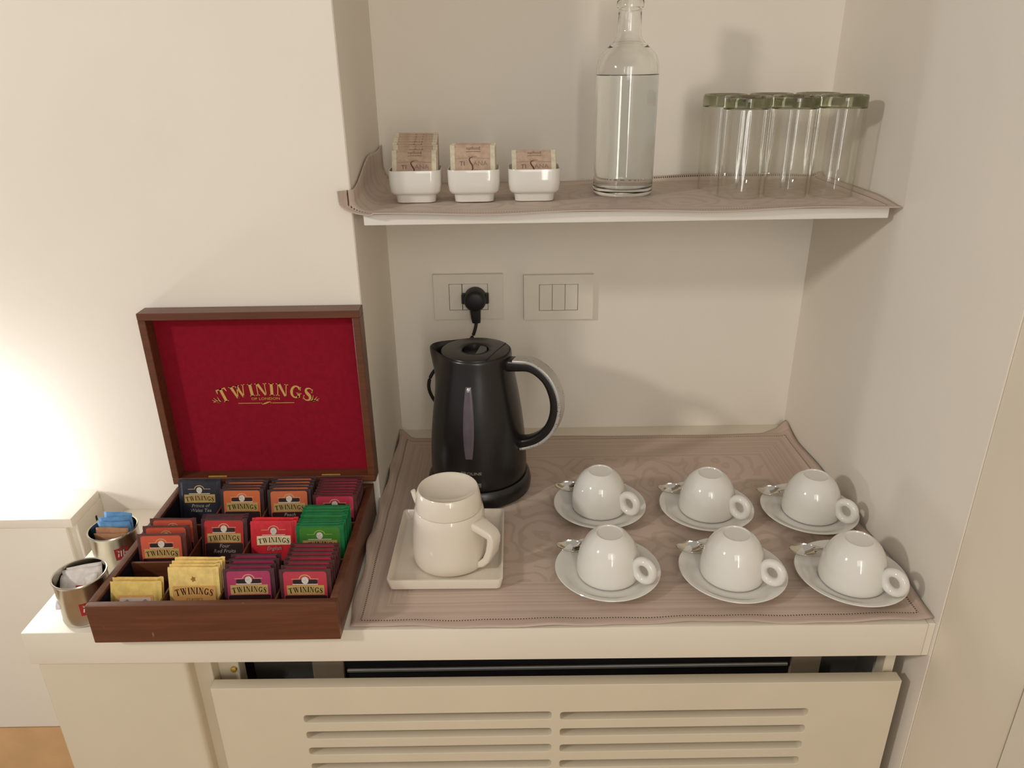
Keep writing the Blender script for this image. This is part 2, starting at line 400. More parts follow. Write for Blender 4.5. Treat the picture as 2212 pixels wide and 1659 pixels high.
# shelves in the niche
SZ = 0.4532
sh = link('wall_shelf', boxes('wall_shelf', [(0.0146, 0.7116, -0.267, 0.0, 0.4387, SZ)], M['shelf'], 0.0012, 2),
          label='thin white shelf board spanning the niche above the sockets', cat='shelf')
link('wall_shelf', boxes('wall_shelf_up', [(0.0146, 0.7116, -0.267, 0.0, 0.895, 0.910)], M['shelf'], 0.0012, 2),
     label='upper white shelf board high in the niche above the bottle', cat='shelf')

# ------------------------------------------------------------------ counter and cabinet
ct = thing('counter', 'cream lacquered counter top running from the ledge into the niche', 'counter')
link('slab', prism('slab', [(-0.400, -D), (-0.400, -0.539), (0.7118, -0.547), (0.7118, 0.0), (0.0, 0.0), (0.0, -D)], -0.0495, 0.0, M['lacquer'], 0.0016), ct)
link('end_filler', boxes('end_filler', [(0.7122, W, -0.5455, 0.0, -0.051, -0.0008)], M['lacquer'], 0.001, 1), ct)
cb = thing('radiator_cabinet', 'cream cabinet below the counter with a slotted front grille', 'cabinet', (0, 0, FZ))
z = -FZ
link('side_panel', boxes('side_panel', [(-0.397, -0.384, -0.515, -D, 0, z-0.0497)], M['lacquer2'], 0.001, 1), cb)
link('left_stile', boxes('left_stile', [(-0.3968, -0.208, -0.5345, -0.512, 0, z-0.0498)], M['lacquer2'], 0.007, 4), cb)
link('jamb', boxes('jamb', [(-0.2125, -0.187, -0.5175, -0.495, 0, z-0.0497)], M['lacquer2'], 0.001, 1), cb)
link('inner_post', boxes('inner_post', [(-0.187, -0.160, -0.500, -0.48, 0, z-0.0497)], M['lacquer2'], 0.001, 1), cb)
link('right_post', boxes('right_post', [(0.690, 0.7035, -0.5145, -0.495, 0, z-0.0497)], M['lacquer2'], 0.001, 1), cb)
def slot_panel():
    c = bpy.data.curves.new('grille', 'CURVE'); c.dimensions = '2D'; c.fill_mode = 'BOTH'; c.extrude = 0.0073; c.bevel_depth = 0.0009; c.bevel_resolution = 1
    def add(pts):
        s = c.splines.new('POLY'); s.points.add(len(pts)-1)
        for p, (x, y) in zip(s.points, pts): p.co = (x, y, 0, 1)
        s.use_cyclic_u = True
    add([(-0.1842, FZ+0.02), (0.7037, FZ+0.02), (0.7037, -0.1035), (-0.1842, -0.0985)])
    for r in range(11):
        zc = -0.1535-0.0293*r
        for x0, x1 in ((-0.0725, 0.2545), (0.2640, 0.5915)):
            add([(x+(x0+x1)/2, y+zc-0.0040*((x0+x1)/2-0.26)) for x, y in rrect(x1-x0, 0.0150, 0.0050, 3)])
    o = bpy.data.objects.new('g', c); COL.objects.link(o)
    me = bpy.data.meshes.new_from_object(o.evaluated_get(bpy.context.evaluated_depsgraph_get()))
    bpy.data.objects.remove(o); bpy.data.curves.remove(c)
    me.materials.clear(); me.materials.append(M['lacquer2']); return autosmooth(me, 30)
gp = thing('grille_panel', 'cream removable front panel with two columns of slots', 'panel', (0, -0.5275, 0))
link('slotted_board', slot_panel(), gp, rot=(PI/2, 0, 0))
link('dust_filter', boxes('dust_filter', [(-0.10, 0.62, 0.0125, 0.0145, -0.52, -0.135)], M['dust']), gp)
fc = thing('fan_coil_unit', 'dark fan coil unit seen through the gap above the grille panel', 'heater', (0, 0, FZ))
link('casing', boxes('casing', [(-0.029, 0.587, -0.470, -0.25, 0.25, z-0.075)], M['dark'], 0.002), fc)
link('control_box', boxes('control_box', [(-0.155, -0.072, -0.466, -0.27, 0.3, z-0.072)], M['grey'], 0.002), fc)
link('bracket', boxes('bracket', [(-0.072, -0.029, -0.474, -0.46, 0.3, z-0.070)], M['bracket'], 0.001, 1), fc)
link('bracket', boxes('bracket', [(0.587, 0.628, -0.474, -0.46, 0.3, z-0.070)], M['bracket'], 0.001, 1), fc)
link('drain_box', boxes('drain_box', [(0.628, 0.685, -0.462, -0.27, 0.3, z-0.072)], M['grey'], 0.002), fc)
link('outlet_bar', boxes('outlet_bar', [(-0.025, 0.583, -0.4745, -0.4705, z-0.1345, z-0.1295)], M['rod'], 0.001, 1), fc)
link('screw', lathe('screw', [(0, 0), (0.004, 0), (0.004, 0.003), (0.002, 0.004), (0, 0.004)], M['brass'], 12), fc, (-0.166, -0.501, z-0.098), (PI/2, 0, 0))

# ------------------------------------------------------------------ cloths
def cloth_mesh(name, x0, x1, y0, y1, nx, ny, fz, fx, m, th=0.0012):
    v, f = [], []
    for j in range(ny+1):
        for i in range(nx+1):
            x = x0+(x1-x0)*i/nx; y = y0+(y1-y0)*j/ny
            X, Y, Z = fx(x, y); v.append((X, Y, Z))
    k = len(v); lo = []
    for j in range(ny+1):
        for i in range(nx+1):
            g = lambda a, b: Vector(v[max(0, min(ny, b))*(nx+1)+max(0, min(nx, a))])
            nn = (g(i+1, j)-g(i-1, j)).cross(g(i, j+1)-g(i, j-1)).normalized()
            lo.append(tuple(Vector(v[j*(nx+1)+i])-nn*th))
    v += lo
    for j in range(ny):
        for i in range(nx):
            a = j*(nx+1)+i; q = (a, a+1, a+nx+2, a+nx+1); f.append(q); f.append(tuple(k+t for t in q[::-1]))
    edge = [i for i in range(nx+1)]+[j*(nx+1)+nx for j in range(1, ny+1)]+[ny*(nx+1)+i for i in range(nx-1, -1, -1)]+[j*(nx+1) for j in range(ny-1, 0, -1)]
    for a, b in zip(edge, edge[1:]+edge[:1]): f.append((a, a+k, b+k, b))
    me = new_mesh(name, v, f, m, True); return me
def sstep(a, b, x):
    t = max(0, min(1, (x-a)/(b-a))); return t*t*(3-2*t)
CX0, CX1, CY0, CY1 = 0.004, 0.7185, -0.5425, -0.040
def counter_cloth(x, y):
    z = 0.0020+0.0004*math.sin(37*x+11*y)*math.sin(23*y)
    u = (x-CX0)/(CX1-CX0)
    l = sstep(0.022, 0.0, x-CX0); r = sstep(0.020, 0.0, CX1-x); b = sstep(0.035, 0.0, CY1-y)
    z += 0.012*l*sstep(-0.50, -0.40, y)*(1+0.25*math.sin(60*y)) + 0.010*r*(0.6+0.4*math.sin(25*y)) + 0.016*r*sstep(-0.10, -0.02, y)
    z += 0.004*l*b
    fr = sstep(0.030, 0.0, y-CY0)
    z += fr*(0.0016*(math.sin(31*x)+0.6*math.sin(77*x+1))+0.0022)
    X = x+0.003*math.sin(55*y)*l - 0.002*l
    Y = y+0.0022*math.sin(17*x+0.8)*fr + (0.0028*math.sin(9*x)+0.022*sstep(0.66, 0.71, x)+0.012*sstep(0.03, 0.005, x))*sstep(0.10, 0, CY1-y)
    return X, Y, z
M['cloth1'] = clothmat('taupe_damask', CX0, CX1, CY0, CY1, (198, 177, 161), (170, 149, 134), 0.085)
link('counter_cloth', cloth_mesh('counter_cloth', CX0, CX1, CY0, CY1, 120, 90, None, counter_cloth, M['cloth1']),
     label='taupe damask cloth with stitched hem spread under the cups and kettle', cat='cloth')
SX0, SX1, SY0, SY1 = -0.075, 0.7195, -0.283, -0.004
def shelf_cloth(x, y):
    base = SZ+0.0022+0.0003*math.sin(40*x+9*y)
    fr = sstep(0.030, 0.0, y-SY0)
    z = base-0.0005*fr+0.0018*fr*math.sin(21*x+1)+0.0012*fr
    X, Y = x, y
    bk = sstep(0.020, 0.0, SY1-y)
    z += 0.010*bk*(0.7+0.3*math.sin(14*x))*sstep(0.30, 0.40, x)
    Y -= 0.008*bk*sstep(0.3, 0.4, x)
    # left part rolls up against the niche side
    s = 0.030-x
    if s > 0:
        a = s/0.105
        fo = sstep(-0.262, -0.284, y)
        Hc = 0.030+0.030*sstep(-0.275, -0.09, y)+0.003*math.sin(34*y)
        Xt = 0.0042-0.017*fo
        X = 0.030-(0.030-Xt)*math.sin(min(1, a*1.5)*PI/2)
        z = base+Hc*(1-math.cos(a*PI/2))**0.9 + 0.002*math.sin(26*y+1)*a
        Y = y+0.004*math.sin(3*a)*fo
    r = sstep(0.02, 0.0, SX1-x)
    z += 0.006*r*sstep(-0.30, -0.20, y)
    return X, Y, z
M['cloth2'] = clothmat('taupe_damask_shelf', SX0, SX1, SY0, SY1, (204, 186, 172), (176, 156, 142), 0.03)
link('shelf_cloth', cloth_mesh('shelf_cloth', SX0, SX1, SY0, SY1, 150, 90, None, shelf_cloth, M['cloth2']),
     label='taupe damask cloth on the shelf, curled up against the niche side', cat='cloth')
CT = 0.0026          # top of the counter cloth
ST = SZ+0.0027       # top of the shelf cloth

# ------------------------------------------------------------------ wall sockets
def wall_plate(name, label, cat, x, zz):
    t = thing(name, label, cat, (x, 0, zz))
    fr = []
    link('cover_plate', boxes('cover_plate', [(0, 0.0265, -0.0085, -0.0005, 0, 0.0805), (0.0945, 0.121, -0.0085, -0.0005, 0, 0.0805), (0.0265, 0.0945, -0.0085, -0.0005, 0, 0.0165), (0.0265, 0.0945, -0.0085, -0.0005, 0.0640, 0.0805)], M['plate']), t)
    link('backing', boxes('backing', [(0.0260, 0.0950, -0.004, -0.0005, 0.016, 0.0645)], M['dark']), t)
    return t
sk = wall_plate('power_socket', 'cream wall socket plate with the black kettle plug in it', 'socket', 0.0745, 0.2205)
link('blank_module', boxes('blank_module', [(0.0272, 0.0490, -0.0090, -0.003, 0.0172, 0.0634)], M['plate'], 0.0006, 1), sk)
link('outlet_module', boxes('outlet_module', [(0.0500, 0.0938, -0.0080, -0.003, 0.0172, 0.0634)], M['plate'], 0.0006, 1), sk)
sw = wall_plate('light_switch', 'cream wall plate with three blank rocker switches', 'switch', 0.2315, 0.2175)
for i in range(3):
    link('rocker', boxes('rocker', [(0.0272+i*0.0224, 0.0490+i*0.0224, -0.0090, -0.003, 0.0172, 0.0634)], M['plate'], 0.0006, 1), sw)

# ------------------------------------------------------------------ kettle
KX, KY = 0.1535, -0.205
kb = thing('kettle_dock', 'round black power dock under the kettle with cord and plug', 'kettle dock', (KX, KY, CT))
link('base_plate', lathe('base_plate', [(0, 0), (0.078, 0), (0.0825, 0.003), (0.0835, 0.012), (0.081, 0.024), (0.0775, 0.0285), (0.074, 0.0285), (0.072, 0.024), (0, 0.024)], M['black'], 72), kb)
pl = Vector((-KX, -KY, -CT))
px, pz = 0.1470, 0.2600
plug = link('plug', sweep('plug', [Vector((0, -0.009, 0)), Vector((0, -0.012, 0)), Vector((0, -0.030, 0)), Vector((0, -0.036, 0)), Vector((0, -0.038, 0))], circ(0.0195, 28), M['black2'], scale=lambda t: (1, 1, 0.97, 0.85, 0.6)[round(t*4)]), kb, Vector((px, 0, pz))+pl)
for sx in (-0.0203, 0.0203): link('side_clip', boxes('side_clip', [(sx-0.0032, sx+0.0032, -0.022, -0.0095, -0.008, 0.009)], M['black2'], 0.001, 1), plug)
link('strain_relief', sweep('strain_relief', [Vector((0, -0.024, -0.012)), Vector((0, -0.024, -0.023)), Vector((0.0005, -0.025, -0.034)), Vector((0.001, -0.025, -0.040))], rrect(0.017, 0.015, 0.005), M['black2'], normal=(1, 0, 0), scale=lambda t: 1.15-0.30*t), plug)
cordp = spline([(px+0.001, -0.025, pz-0.036), (px-0.001, -0.027, pz-0.050), (0.137, -0.030, 0.190), (0.112, -0.050, 0.172), (0.080, -0.090, 0.160), (0.0675, -0.100, 0.138), (0.073, -0.100, 0.110), (0.100, -0.095, 0.070), (0.120, -0.090, 0.030), (0.140, -0.108, 0.012), (KX, -0.124, 0.011)], 8)
link('cord', sweep('cord', [p+pl for p in cordp], circ(0.0030, 8), M['black2']), kb)

kt = thing('kettle', 'black electric kettle with chipped silver handle standing on its base', 'kettle', (KX, KY, CT), (0, 0, math.radians(-22)))
KP = [(0.0268, 0.0700), (0.0300, 0.0752), (0.045, 0.0762), (0.075, 0.0752), (0.105, 0.0728), (0.135, 0.0694), (0.165, 0.0650), (0.190, 0.0606), (0.210, 0.0572), (0.222, 0.0556), (0.230, 0.0550), (0.2335, 0.0545)]
def krad(z):
    for (a, b), (c, d) in zip(KP[:-1], KP[1:]):
        if z <= c: return b+(d-b)*max(0, (z-a)/(c-a))
    return KP[-1][1]
def kettle_body():
    n = 96; v, f = [], []
    zs = [p[0] for p in KP]
    def spout(z, a):
        d = (a-PI+PI) % (2*PI)-PI; d = abs((a-PI+PI*3) % (2*PI)-PI)
        return 0.0205*sstep(0.160, 0.2335, z)**1.2*math.exp(-(d/0.40)**2)
    for z_ in zs:
        for i in range(n):
            a = 2*PI*i/n; r = krad(z_)+spout(z_, a); v.append((r*math.cos(a), r*math.sin(a), z_))
    for z_, th in ((0.2345, 0.0015), (0.2335, 0.003), (0.215, 0.0035)):
        for i in range(n):
            a = 2*PI*i/n; r = krad(min(z_, 0.2335))+spout(min(z_, 0.2335), a)*(1 if z_ > 0.22 else 0.75)-th; v.append((r*math.cos(a), r*math.sin(a), z_))
    L = len(zs)+3
    for j in range(L-1):
        for i in range(n): f.append((j*n+i, j*n+(i+1) % n, (j+1)*n+(i+1) % n, (j+1)*n+i))
    f.append(tuple(range(n))[::-1]); f.append(tuple(range((L-1)*n, L*n)))
    return autosmooth(new_mesh('body', v, f, M['black']), 50)
link('body', kettle_body(), kt)
ld = link('lid', lathe('lid', [(0, 0.2215), (0.0515, 0.2215), (0.0525, 0.2330), (0.0515, 0.2350), (0.046, 0.2358), (0.030, 0.2362), (0.0225, 0.2362), (0.0205, 0.2350), (0.0195, 0.2290), (0, 0.2270)], M['black'], 64), kt)
link('lid_grip', prism('lid_grip', [(0.004, -0.0165), (0.010, -0.0158), (0.0155, -0.0115), (0.0180, 0.0), (0.0155, 0.0115), (0.010, 0.0158), (0.004, 0.0165)], 0.2285, 0.2352, M['grey'], 0.0012), ld, rot=(0, 0, math.radians(12)))
link('hinge_line', boxes('hinge_line', [(0.0335, 0.0345, -0.039, 0.039, 0.2350, 0.23645)], M['black2']), ld)
def on_body(a0, pts_fn, nz, na, off, m, name):
    v, f = [], []
    for j in range(nz+1):
        z_, hw = pts_fn(j/nz)
        for i in range(na+1):
            a = a0+hw*(2*i/na-1)/0.07; r = krad(z_)+off*(1 if 0 < i < na and 0 < j < nz else 0.1); v.append((r*math.cos(a), r*math.sin(a), z_))
    for j in range(nz):
        for i in range(na): a = j*(na+1)+i; f.append((a, a+1, a+na+2, a+na+1))
    return new_mesh(name, v, f, m, True)
WA = math.radians(-77)
wn = link('water_window', on_body(WA, lambda t: (0.086+0.112*t, 0.0048+0.0036*math.sin(PI*t)**0.8), 20, 6, 0.0012, M['window'], 'water_window'), kt)
link('window_clip', on_body(WA, lambda t: (0.189+0.008*t, 0.0036), 3, 3, 0.0022, M['rod'], 'window_clip'), wn)
hp = spline([(0.050, 0, 0.218), (0.068, 0, 0.220), (0.092, 0, 0.220), (0.115, 0, 0.205), (0.1275, 0, 0.180), (0.1295, 0, 0.153), (0.121, 0, 0.126), (0.103, 0, 0.105), (0.081, 0, 0.093), (0.066, 0, 0.090)], 7)
hd = link('handle', sweep('handle', hp, rrect(0.024, 0.015, 0.0055, 4), M['black'], normal=(0, 1, 0), scale=lambda t: (1.0, 1.0+0.5*max(0, 0.25-t)/0.25*0.8+0.35*max(0, t-0.85)/0.15)), kt)
hs = []
for i, p in enumerate(hp[6:-4]):
    i += 6; t = (hp[i+1]-hp[i-1]).normalized(); nrm = Vector((0, 1, 0)).cross(t).normalized()
    if (p+nrm*0.01-Vector((0.07, 0, 0.15))).length < (p-Vector((0.07, 0, 0.15))).length: nrm = -nrm
    hs.append(p+nrm*0.0073)
link('silver_strip', sweep('silver_strip', hs, rrect(0.0240, 0.0052, 0.0022, 4), M['silver'], normal=(0, 1, 0)), hd)
pr = Print(); text(pr, 'PROLINE', 0, 0, 0.0066, mat('grey_print', (150, 146, 140), 0.5, var=0), 0, 0, 1.25)
me = pr.mesh('brand_print')
for vtx in me.vertices:
    a = WA+vtx.co.x/0.0766+0.04; zz = 0.060+vtx.co.y; r = krad(zz)+0.0004
    vtx.co = (r*math.cos(a), r*math.sin(a), zz)
link('brand_print', me, kt)
link('indicator', on_body(WA+0.17, lambda t: (0.038+0.0075*t, 0.0045), 4, 6, 0.001, M['indicator'], 'indicator'), kt)

# ------------------------------------------------------------------ tray and teapot
TX, TY = 0.1175, -0.391
def rr(w, h, r): return rrect(w, h, r, 5)
link('serving_tray', loft('serving_tray', [(rr(0.128, 0.146, 0.006), 0.0), (rr(0.146, 0.164, 0.006), 0.0025), (rr(0.1515, 0.1695, 0.006), 0.0165), (rr(0.1510, 0.1690, 0.0055), 0.0178), (rr(0.1470, 0.1650, 0.005), 0.0178), (rr(0.1445, 0.1625, 0.005), 0.0150), (rr(0.1380, 0.156, 0.008), 0.0062), (rr(0.132, 0.150, 0.010), 0.0050)], M['cream_por']),
     None, (TX, TY, CT), (0, 0, math.radians(-0.6)), 'square white porcelain tray under the teapot on the cloth', 'tray')
PX, PY, PZ = 0.1205, -0.404, CT+0.0052
tp = thing('teapot', 'small white porcelain pot with angular handle and sunken lid on tray', 'teapot', (PX, PY, PZ))
link('body', lathe('body', [(0, 0), (0.047, 0), (0.0510, 0.0025), (0.0522, 0.008), (0.0520, 0.020), (0.0505, 0.045), (0.0480, 0.070), (0.0462, 0.0795), (0.0452, 0.0815), (0.0440, 0.0818), (0, 0.0818)], M['cream_por'], 72), tp)
link('lid', lathe('lid', [(0, 0.0820), (0.0440, 0.0820), (0.0447, 0.0828), (0.0445, 0.088), (0.0425, 0.101), (0.0405, 0.1085), (0.0394, 0.1098), (0.0380, 0.1095), (0.036, 0.1080), (0.024, 0.1030), (0.010, 0.1008), (0, 0.1004)], M['cream_por'], 72), tp)
ha = math.radians(-33)
ho = Vector((math.cos(ha), math.sin(ha), 0)); hn = (-math.sin(ha), math.cos(ha), 0)
def hpt(r, z_): return ho*r+Vector((0, 0, z_))
hpth = [hpt(0.040, 0.070), hpt(0.046, 0.0685), hpt(0.062, 0.0635), hpt(0.0700, 0.0600), hpt(0.0722, 0.0560), hpt(0.0716, 0.047), hpt(0.0690, 0.034), hpt(0.0640, 0.021), hpt(0.0570, 0.0125), hpt(0.0490, 0.008)]
link('handle', sweep('handle', hpth, rrect(0.0225, 0.0100, 0.003, 3), M['cream_por'], normal=hn, scale=lambda t: (1.25-0.35*sstep(0, 0.35, t), 1.15-0.2*t)), tp)
sa = math.radians(170)
so = Vector((math.cos(sa), math.sin(sa), 0))
link('spout', sweep('spout', [so*0.040+Vector((0, 0, 0.078)), so*0.0440+Vector((0, 0, 0.086)), so*0.0470+Vector((0, 0, 0.0945)), so*0.0488+Vector((0, 0, 0.1000))], circ(0.0044, 14), M['cream_por'], normal=(-math.sin(sa), math.cos(sa), 0), scale=lambda t: 1.25-0.5*t), tp)

# ------------------------------------------------------------------ cups, saucers, spoons
SAU = lathe('saucer', [(0, 0.0), (0.036, 0.0), (0.0375, 0.0012), (0.042, 0.0028), (0.058, 0.0080), (0.0688, 0.0140), (0.0698, 0.0152), (0.0692, 0.0160), (0.0670, 0.0156), (0.057, 0.0106), (0.0495, 0.0068), (0.044, 0.0060), (0.030, 0.0058), (0, 0.0058)], M['porcelain'], 72)
# cup upside down: rim at z=0, foot at top
CUPB = lathe('cup_body', [(0.0395, 0.0022), (0.0395, 0.0005), (0.0405, 0.0), (0.0412, 0.0008), (0.0416, 0.004), (0.0416, 0.012), (0.0408, 0.022), (0.0388, 0.032), (0.0352, 0.042), (0.0300, 0.051), (0.0240, 0.0575), (0.0195, 0.0605), (0.0180, 0.0615), (0.0168, 0.0613), (0.0162, 0.0602), (0.010, 0.0598), (0, 0.0597), (0, 0.0560), (0.018, 0.055), (0.027, 0.049), (0.0340, 0.0385), (0.0375, 0.026), (0.0392, 0.012), (0.0395, 0.0022)], M['porcelain'], 72)
def torus_handle():
    v, f = [], []; n, k = 40, 16
    for i in range(n):
        a = 2*PI*i/n
        cx, cz = 0.0124*math.cos(a), 0.0136*math.sin(a)
        for j in range(k):
            b = 2*PI*j/k; rr_ = 0.0056*math.cos(b)
            v.append((cx+rr_*math.cos(a), 0.0062*math.sin(b), cz+rr_*math.sin(a)))
    for i in range(n):
        for j in range(k): f.append((i*k+j, ((i+1) % n)*k+j, ((i+1) % n)*k+(j+1) % k, i*k+(j+1) % k))
    return new_mesh('cup_handle', v, f, M['porcelain'], True)
CUPH = torus_handle()
def spoon_meshes():
    v, f = [], []; n, k = 18, 10           # bowl: concave ellipsoid shell
    for s in (0, 1):
        for i in range(n+1):
            t = -1+2*i/n; x = 0.0185*t; hw = 0.0132*math.sqrt(max(0.0004, 1-t*t))*(1+0.10*t)
            for j in range(k+1):
                y = hw*(2*j/k-1); d = (x/0.0185)**2+(y/0.0132)**2
                v.append((x, y, 0.0080*min(1, d)-0.0080-0.0008*s))
    o = (n+1)*(k+1)
    for i in range(n):
        for j in range(k):
            a = i*(k+1)+j; q = (a, a+1, a+k+2, a+k+1); f.append(q[::-1]); f.append(tuple(o+t for t in q))
    ring = [i*(k+1) for i in range(n+1)]+[n*(k+1)+j for j in range(1, k+1)]+[i*(k+1)+k for i in range(n-1, -1, -1)]+[j for j in range(k-1, 0, -1)]
    for a, b in zip(ring, ring[1:]+ring[:1]): f.append((a, b, b+o, a+o))
    bowl = new_mesh('spoon_bowl', v, f, M['steel'], True)
    path = spline([(0.014, 0, -0.0012), (0.024, 0, 0.0010), (0.045, 0, 0.0032), (0.075, 0, 0.0040), (0.092, 0, 0.0030)], 6)
    hdl = sweep('spoon_handle', path, rrect(0.0045, 0.0016, 0.0006, 2), M['steel'], normal=(0, 1, 0), scale=lambda t: (1.1 if t < 0.3 else 0.9+1.2*(t-0.3), 1))
    return bowl, hdl
SPB, SPH = spoon_meshes()
cups = [ # saucer x, y, cup x, y, handle azimuth, description of place
    (0.339, -0.2915, 0.3390, -0.2870, -40, 'in the back row beside the kettle'),
    (0.499, -0.3020, 0.5010, -0.2985, -45, 'in the middle of the back row'),
    (0.6500, -0.3135, 0.6545, -0.3095, -50, 'in the back row by the side wall'),
    (0.3315, -0.4490, 0.3325, -0.4470, -38, 'in the front row beside the tray'),
    (0.4955, -0.4560, 0.4960, -0.4535, -40, 'in the middle of the front row'),
    (0.6475, -0.4660, 0.6485, -0.4690, -52, 'in the front row by the side wall')]
for (sx_, sy_, cx, cy, az, where) in cups:
    link('saucer', SAU, None, (sx_, sy_, CT), None, 'white saucer under an upturned cup '+where, 'saucer', 'six saucers on the cloth')
    c = thing('coffee_cup', 'white upturned coffee cup '+where, 'cup', (cx, cy, CT+0.0073), (0, 0, math.radians(az)), 'six upturned coffee cups')
    link('body', CUPB, c); link('handle', CUPH, c, (0.0525, 0, 0.0244))
    sp_ = thing('teaspoon', 'steel teaspoon behind the cup '+where, 'spoon', (sx_-0.047, sy_+0.043, CT+0.0205), (0, 0, math.radians(-3+random.uniform(-4, 4))), 'teaspoons on the saucers')
    link('bowl', SPB, sp_); link('handle', SPH, sp_)

# ------------------------------------------------------------------ tea chest
BX0, BX1, BY0, BY1, BH = -0.2985, -0.0025, -0.558, -0.287, 0.0545
tb = thing('tea_chest', 'open mahogany tea chest with crimson lid lining and twelve compartments', 'tea box', (0, 0, 0.0006))
t_ = 0.0095
link('front_wall', boxes('front_wall', [(BX0, BX1, BY0, BY0+t_, 0, BH)], M['wood'], 0.0012), tb)
link('back_wall', boxes('back_wall', [(BX0, BX1, BY1-t_, BY1, 0, BH)], M['wood'], 0.0012), tb)
link('side_wall', boxes('side_wall', [(BX0, BX0+t_, BY0+t_, BY1-t_, 0, BH)], M['wood'], 0.0012), tb)
link('side_wall', boxes('side_wall', [(BX1-t_, BX1, BY0+t_, BY1-t_, 0, BH)], M['wood'], 0.0012), tb)
link('bottom', boxes('bottom', [(BX0+t_, BX1-t_, BY0+t_, BY1-t_, 0.001, 0.0045)], M['navy_lining']), tb)
link('side_lining', boxes('side_lining', [(BX0+t_, BX0+t_+0.0012, BY0+t_, BY1-t_, 0.0045, BH-0.004)], M['navy_lining']), tb)
ix0, ix1, iy0, iy1 = BX0+t_, BX1-t_, BY0+t_, BY1-t_
for k in (1, 2):
    y = iy0+(iy1-iy0)*k/3
    link('divider', boxes('divider', [(ix0+0.0014, ix1, y-0.0016, y+0.0016, 0.0045, 0.0480)], M['wood'], 0.0004, 1), tb)
for k in (1, 2, 3):
    x = ix0+(ix1-ix0)*k/4
    for r_ in range(3):
        ya, yb = iy0+(iy1-iy0)*r_/3+0.002, iy0+(iy1-iy0)*(r_+1)/3-0.002
        link('divider', boxes('divider', [(x-0.0012, x+0.0012, ya, yb, 0.0045, 0.0440)], M['wood'], 0.0003, 1), tb)
LZ0, LZ1, LY0, LY1, LX0, LX1 = 0.0595, 0.3280, -0.2910, -0.2630, -0.3020, 0.0015
lid = link('lid_frame', boxes('lid_frame', [(LX0, LX1, LY0, LY1, LZ1-0.0105, LZ1), (LX0, LX1, LY0, LY1, LZ0, LZ0+0.0105),
     (LX0, LX0+0.0105, LY0, LY1, LZ0+0.0105, LZ1-0.0105), (LX1-0.0105, LX1, LY0, LY1, LZ0+0.0105, LZ1-0.0105)], M['wood'], 0.0008, 1), tb)
link('lid_lining', boxes('lid_lining', [(LX0+0.0105, LX1-0.0105, LY1-0.006, LY1-0.001, LZ0+0.0105, LZ1-0.0105)], M['red_lining']), lid)
for hx in (-0.235, -0.065):
    link('hinge', boxes('hinge', [(hx-0.014, hx+0.014, BY1-0.001, BY1+0.0012, BH-0.010, LZ0+0.012)], M['brass'], 0.0004, 1), tb)
pr = Print(); G = M['gold']
serif_arc(pr, 'TWININGS', 0, 0, 0.0190, 0.130, 0.0115, G, 0, 0.15)
text(pr, 'OF LONDON', 0, -0.0072, 0.0056, G, 0, 0, 1.25)
pr.rect(-0.041, -0.0085, -0.0127, -0.0118, G); pr.rect(0.0085, 0.041, -0.0127, -0.0118, G)
sw_ = [(-0.0060, -0.0112), (-0.0075, -0.0126), (-0.0055, -0.0140), (-0.0020, -0.0130), (0.0020, -0.0114), (0.0055, -0.0104), (0.0075, -0.0118), (0.0060, -0.0132)]
pr.stroke(sw_, [0.0005, 0.0006, 0.001, 0.0020, 0.0020, 0.001, 0.0006, 0.0005], G)
for s in (-1, 1):
    for (ex, ey, bend) in ((0.0755, -0.0030, 0.002), (0.0780, -0.0065, 0.001), (0.0770, -0.0100, -0.001), (0.0700, -0.0010, 0.002)):
        bx_, by_ = 0.0650, -0.0105
        pts = [(s*(bx_+(ex-bx_)*k/6), by_+(ey-by_)*k/6-bend*math.sin(PI*k/6)) for k in range(7)]
        pr.stroke(pts, [0.0005+0.0011*math.sin(PI*min(1, (k+0.5)/6)) for k in range(7)], G)
link('gold_lettering', pr.mesh('gold_lettering'), lid, (-0.1515, LY1-0.0064, 0.1945), (PI/2, 0, 0))

# ------------------------------------------------------------------ tea bags
BW, BHT = 0.0625, 0.0720
def foil(name, rgb, rough=0.32):
    def b(t, p, co, c):
        wv = t.node('ShaderNodeTexWave', wave_type='BANDS', bands_direction='X'); wv.inputs['Scale'].default_value = 160
        t.l.new(co, wv.inputs['Vector'])
        t.l.new(t.bump(t.math('ADD', t.math('MULTIPLY', wv.outputs[1], 0.35), t.noise(140, co, 2)), 0.35, 0.0008), p.inputs['Normal'])
    return mat(name, rgb, rough, var=0.12, nscale=90, builder=b)
def bag_body(m, w=BW, h=BHT, th=0.0032, crimp=0.0012):
    """sachet: flat plateau with sealed thin flanges; local x width, y height (0 = bottom), z = front"""
    v, f = [], []
    xs = [-w/2, -w/2+0.0035, -w/2+0.0065, 0, w/2-0.0065, w/2-0.0035, w/2]
    ys = [0, crimp, crimp+0.0010, h*0.5, h-crimp-0.0010, h-crimp, h]
    for s in (1, -1):
        for j, y in enumerate(ys):
            for i, x in enumerate(xs):
                inner = 1 < i < 5 and 1 < j < 5
                v.append((x+(0.0004*math.sin(900*y) if i in (0, 6) else 0), y+(0.0005*math.sin(700*x) if j == 6 else 0), s*(th/2 if (1 < i < 5 and 1 < j < 5) else 0.0003)))
    k = 49
    for j in range(6):
        for i in range(6):
            a = j*7+i; q = (a, a+1, a+8, a+7); f.append(q); f.append(tuple(k+t for t in q[::-1]))
    e = list(range(7))+[j*7+6 for j in range(1, 7)]+[42+i for i in range(5, -1, -1)]+[j*7 for j in range(5, 0, -1)]
    for a, b in zip(e, e[1:]+e[:1]): f.append((a, a+k, b+k, b))
    return new_mesh('sachet', v, f, m)
INK = mat('black_ink', (30, 22, 18), 0.5, var=0)
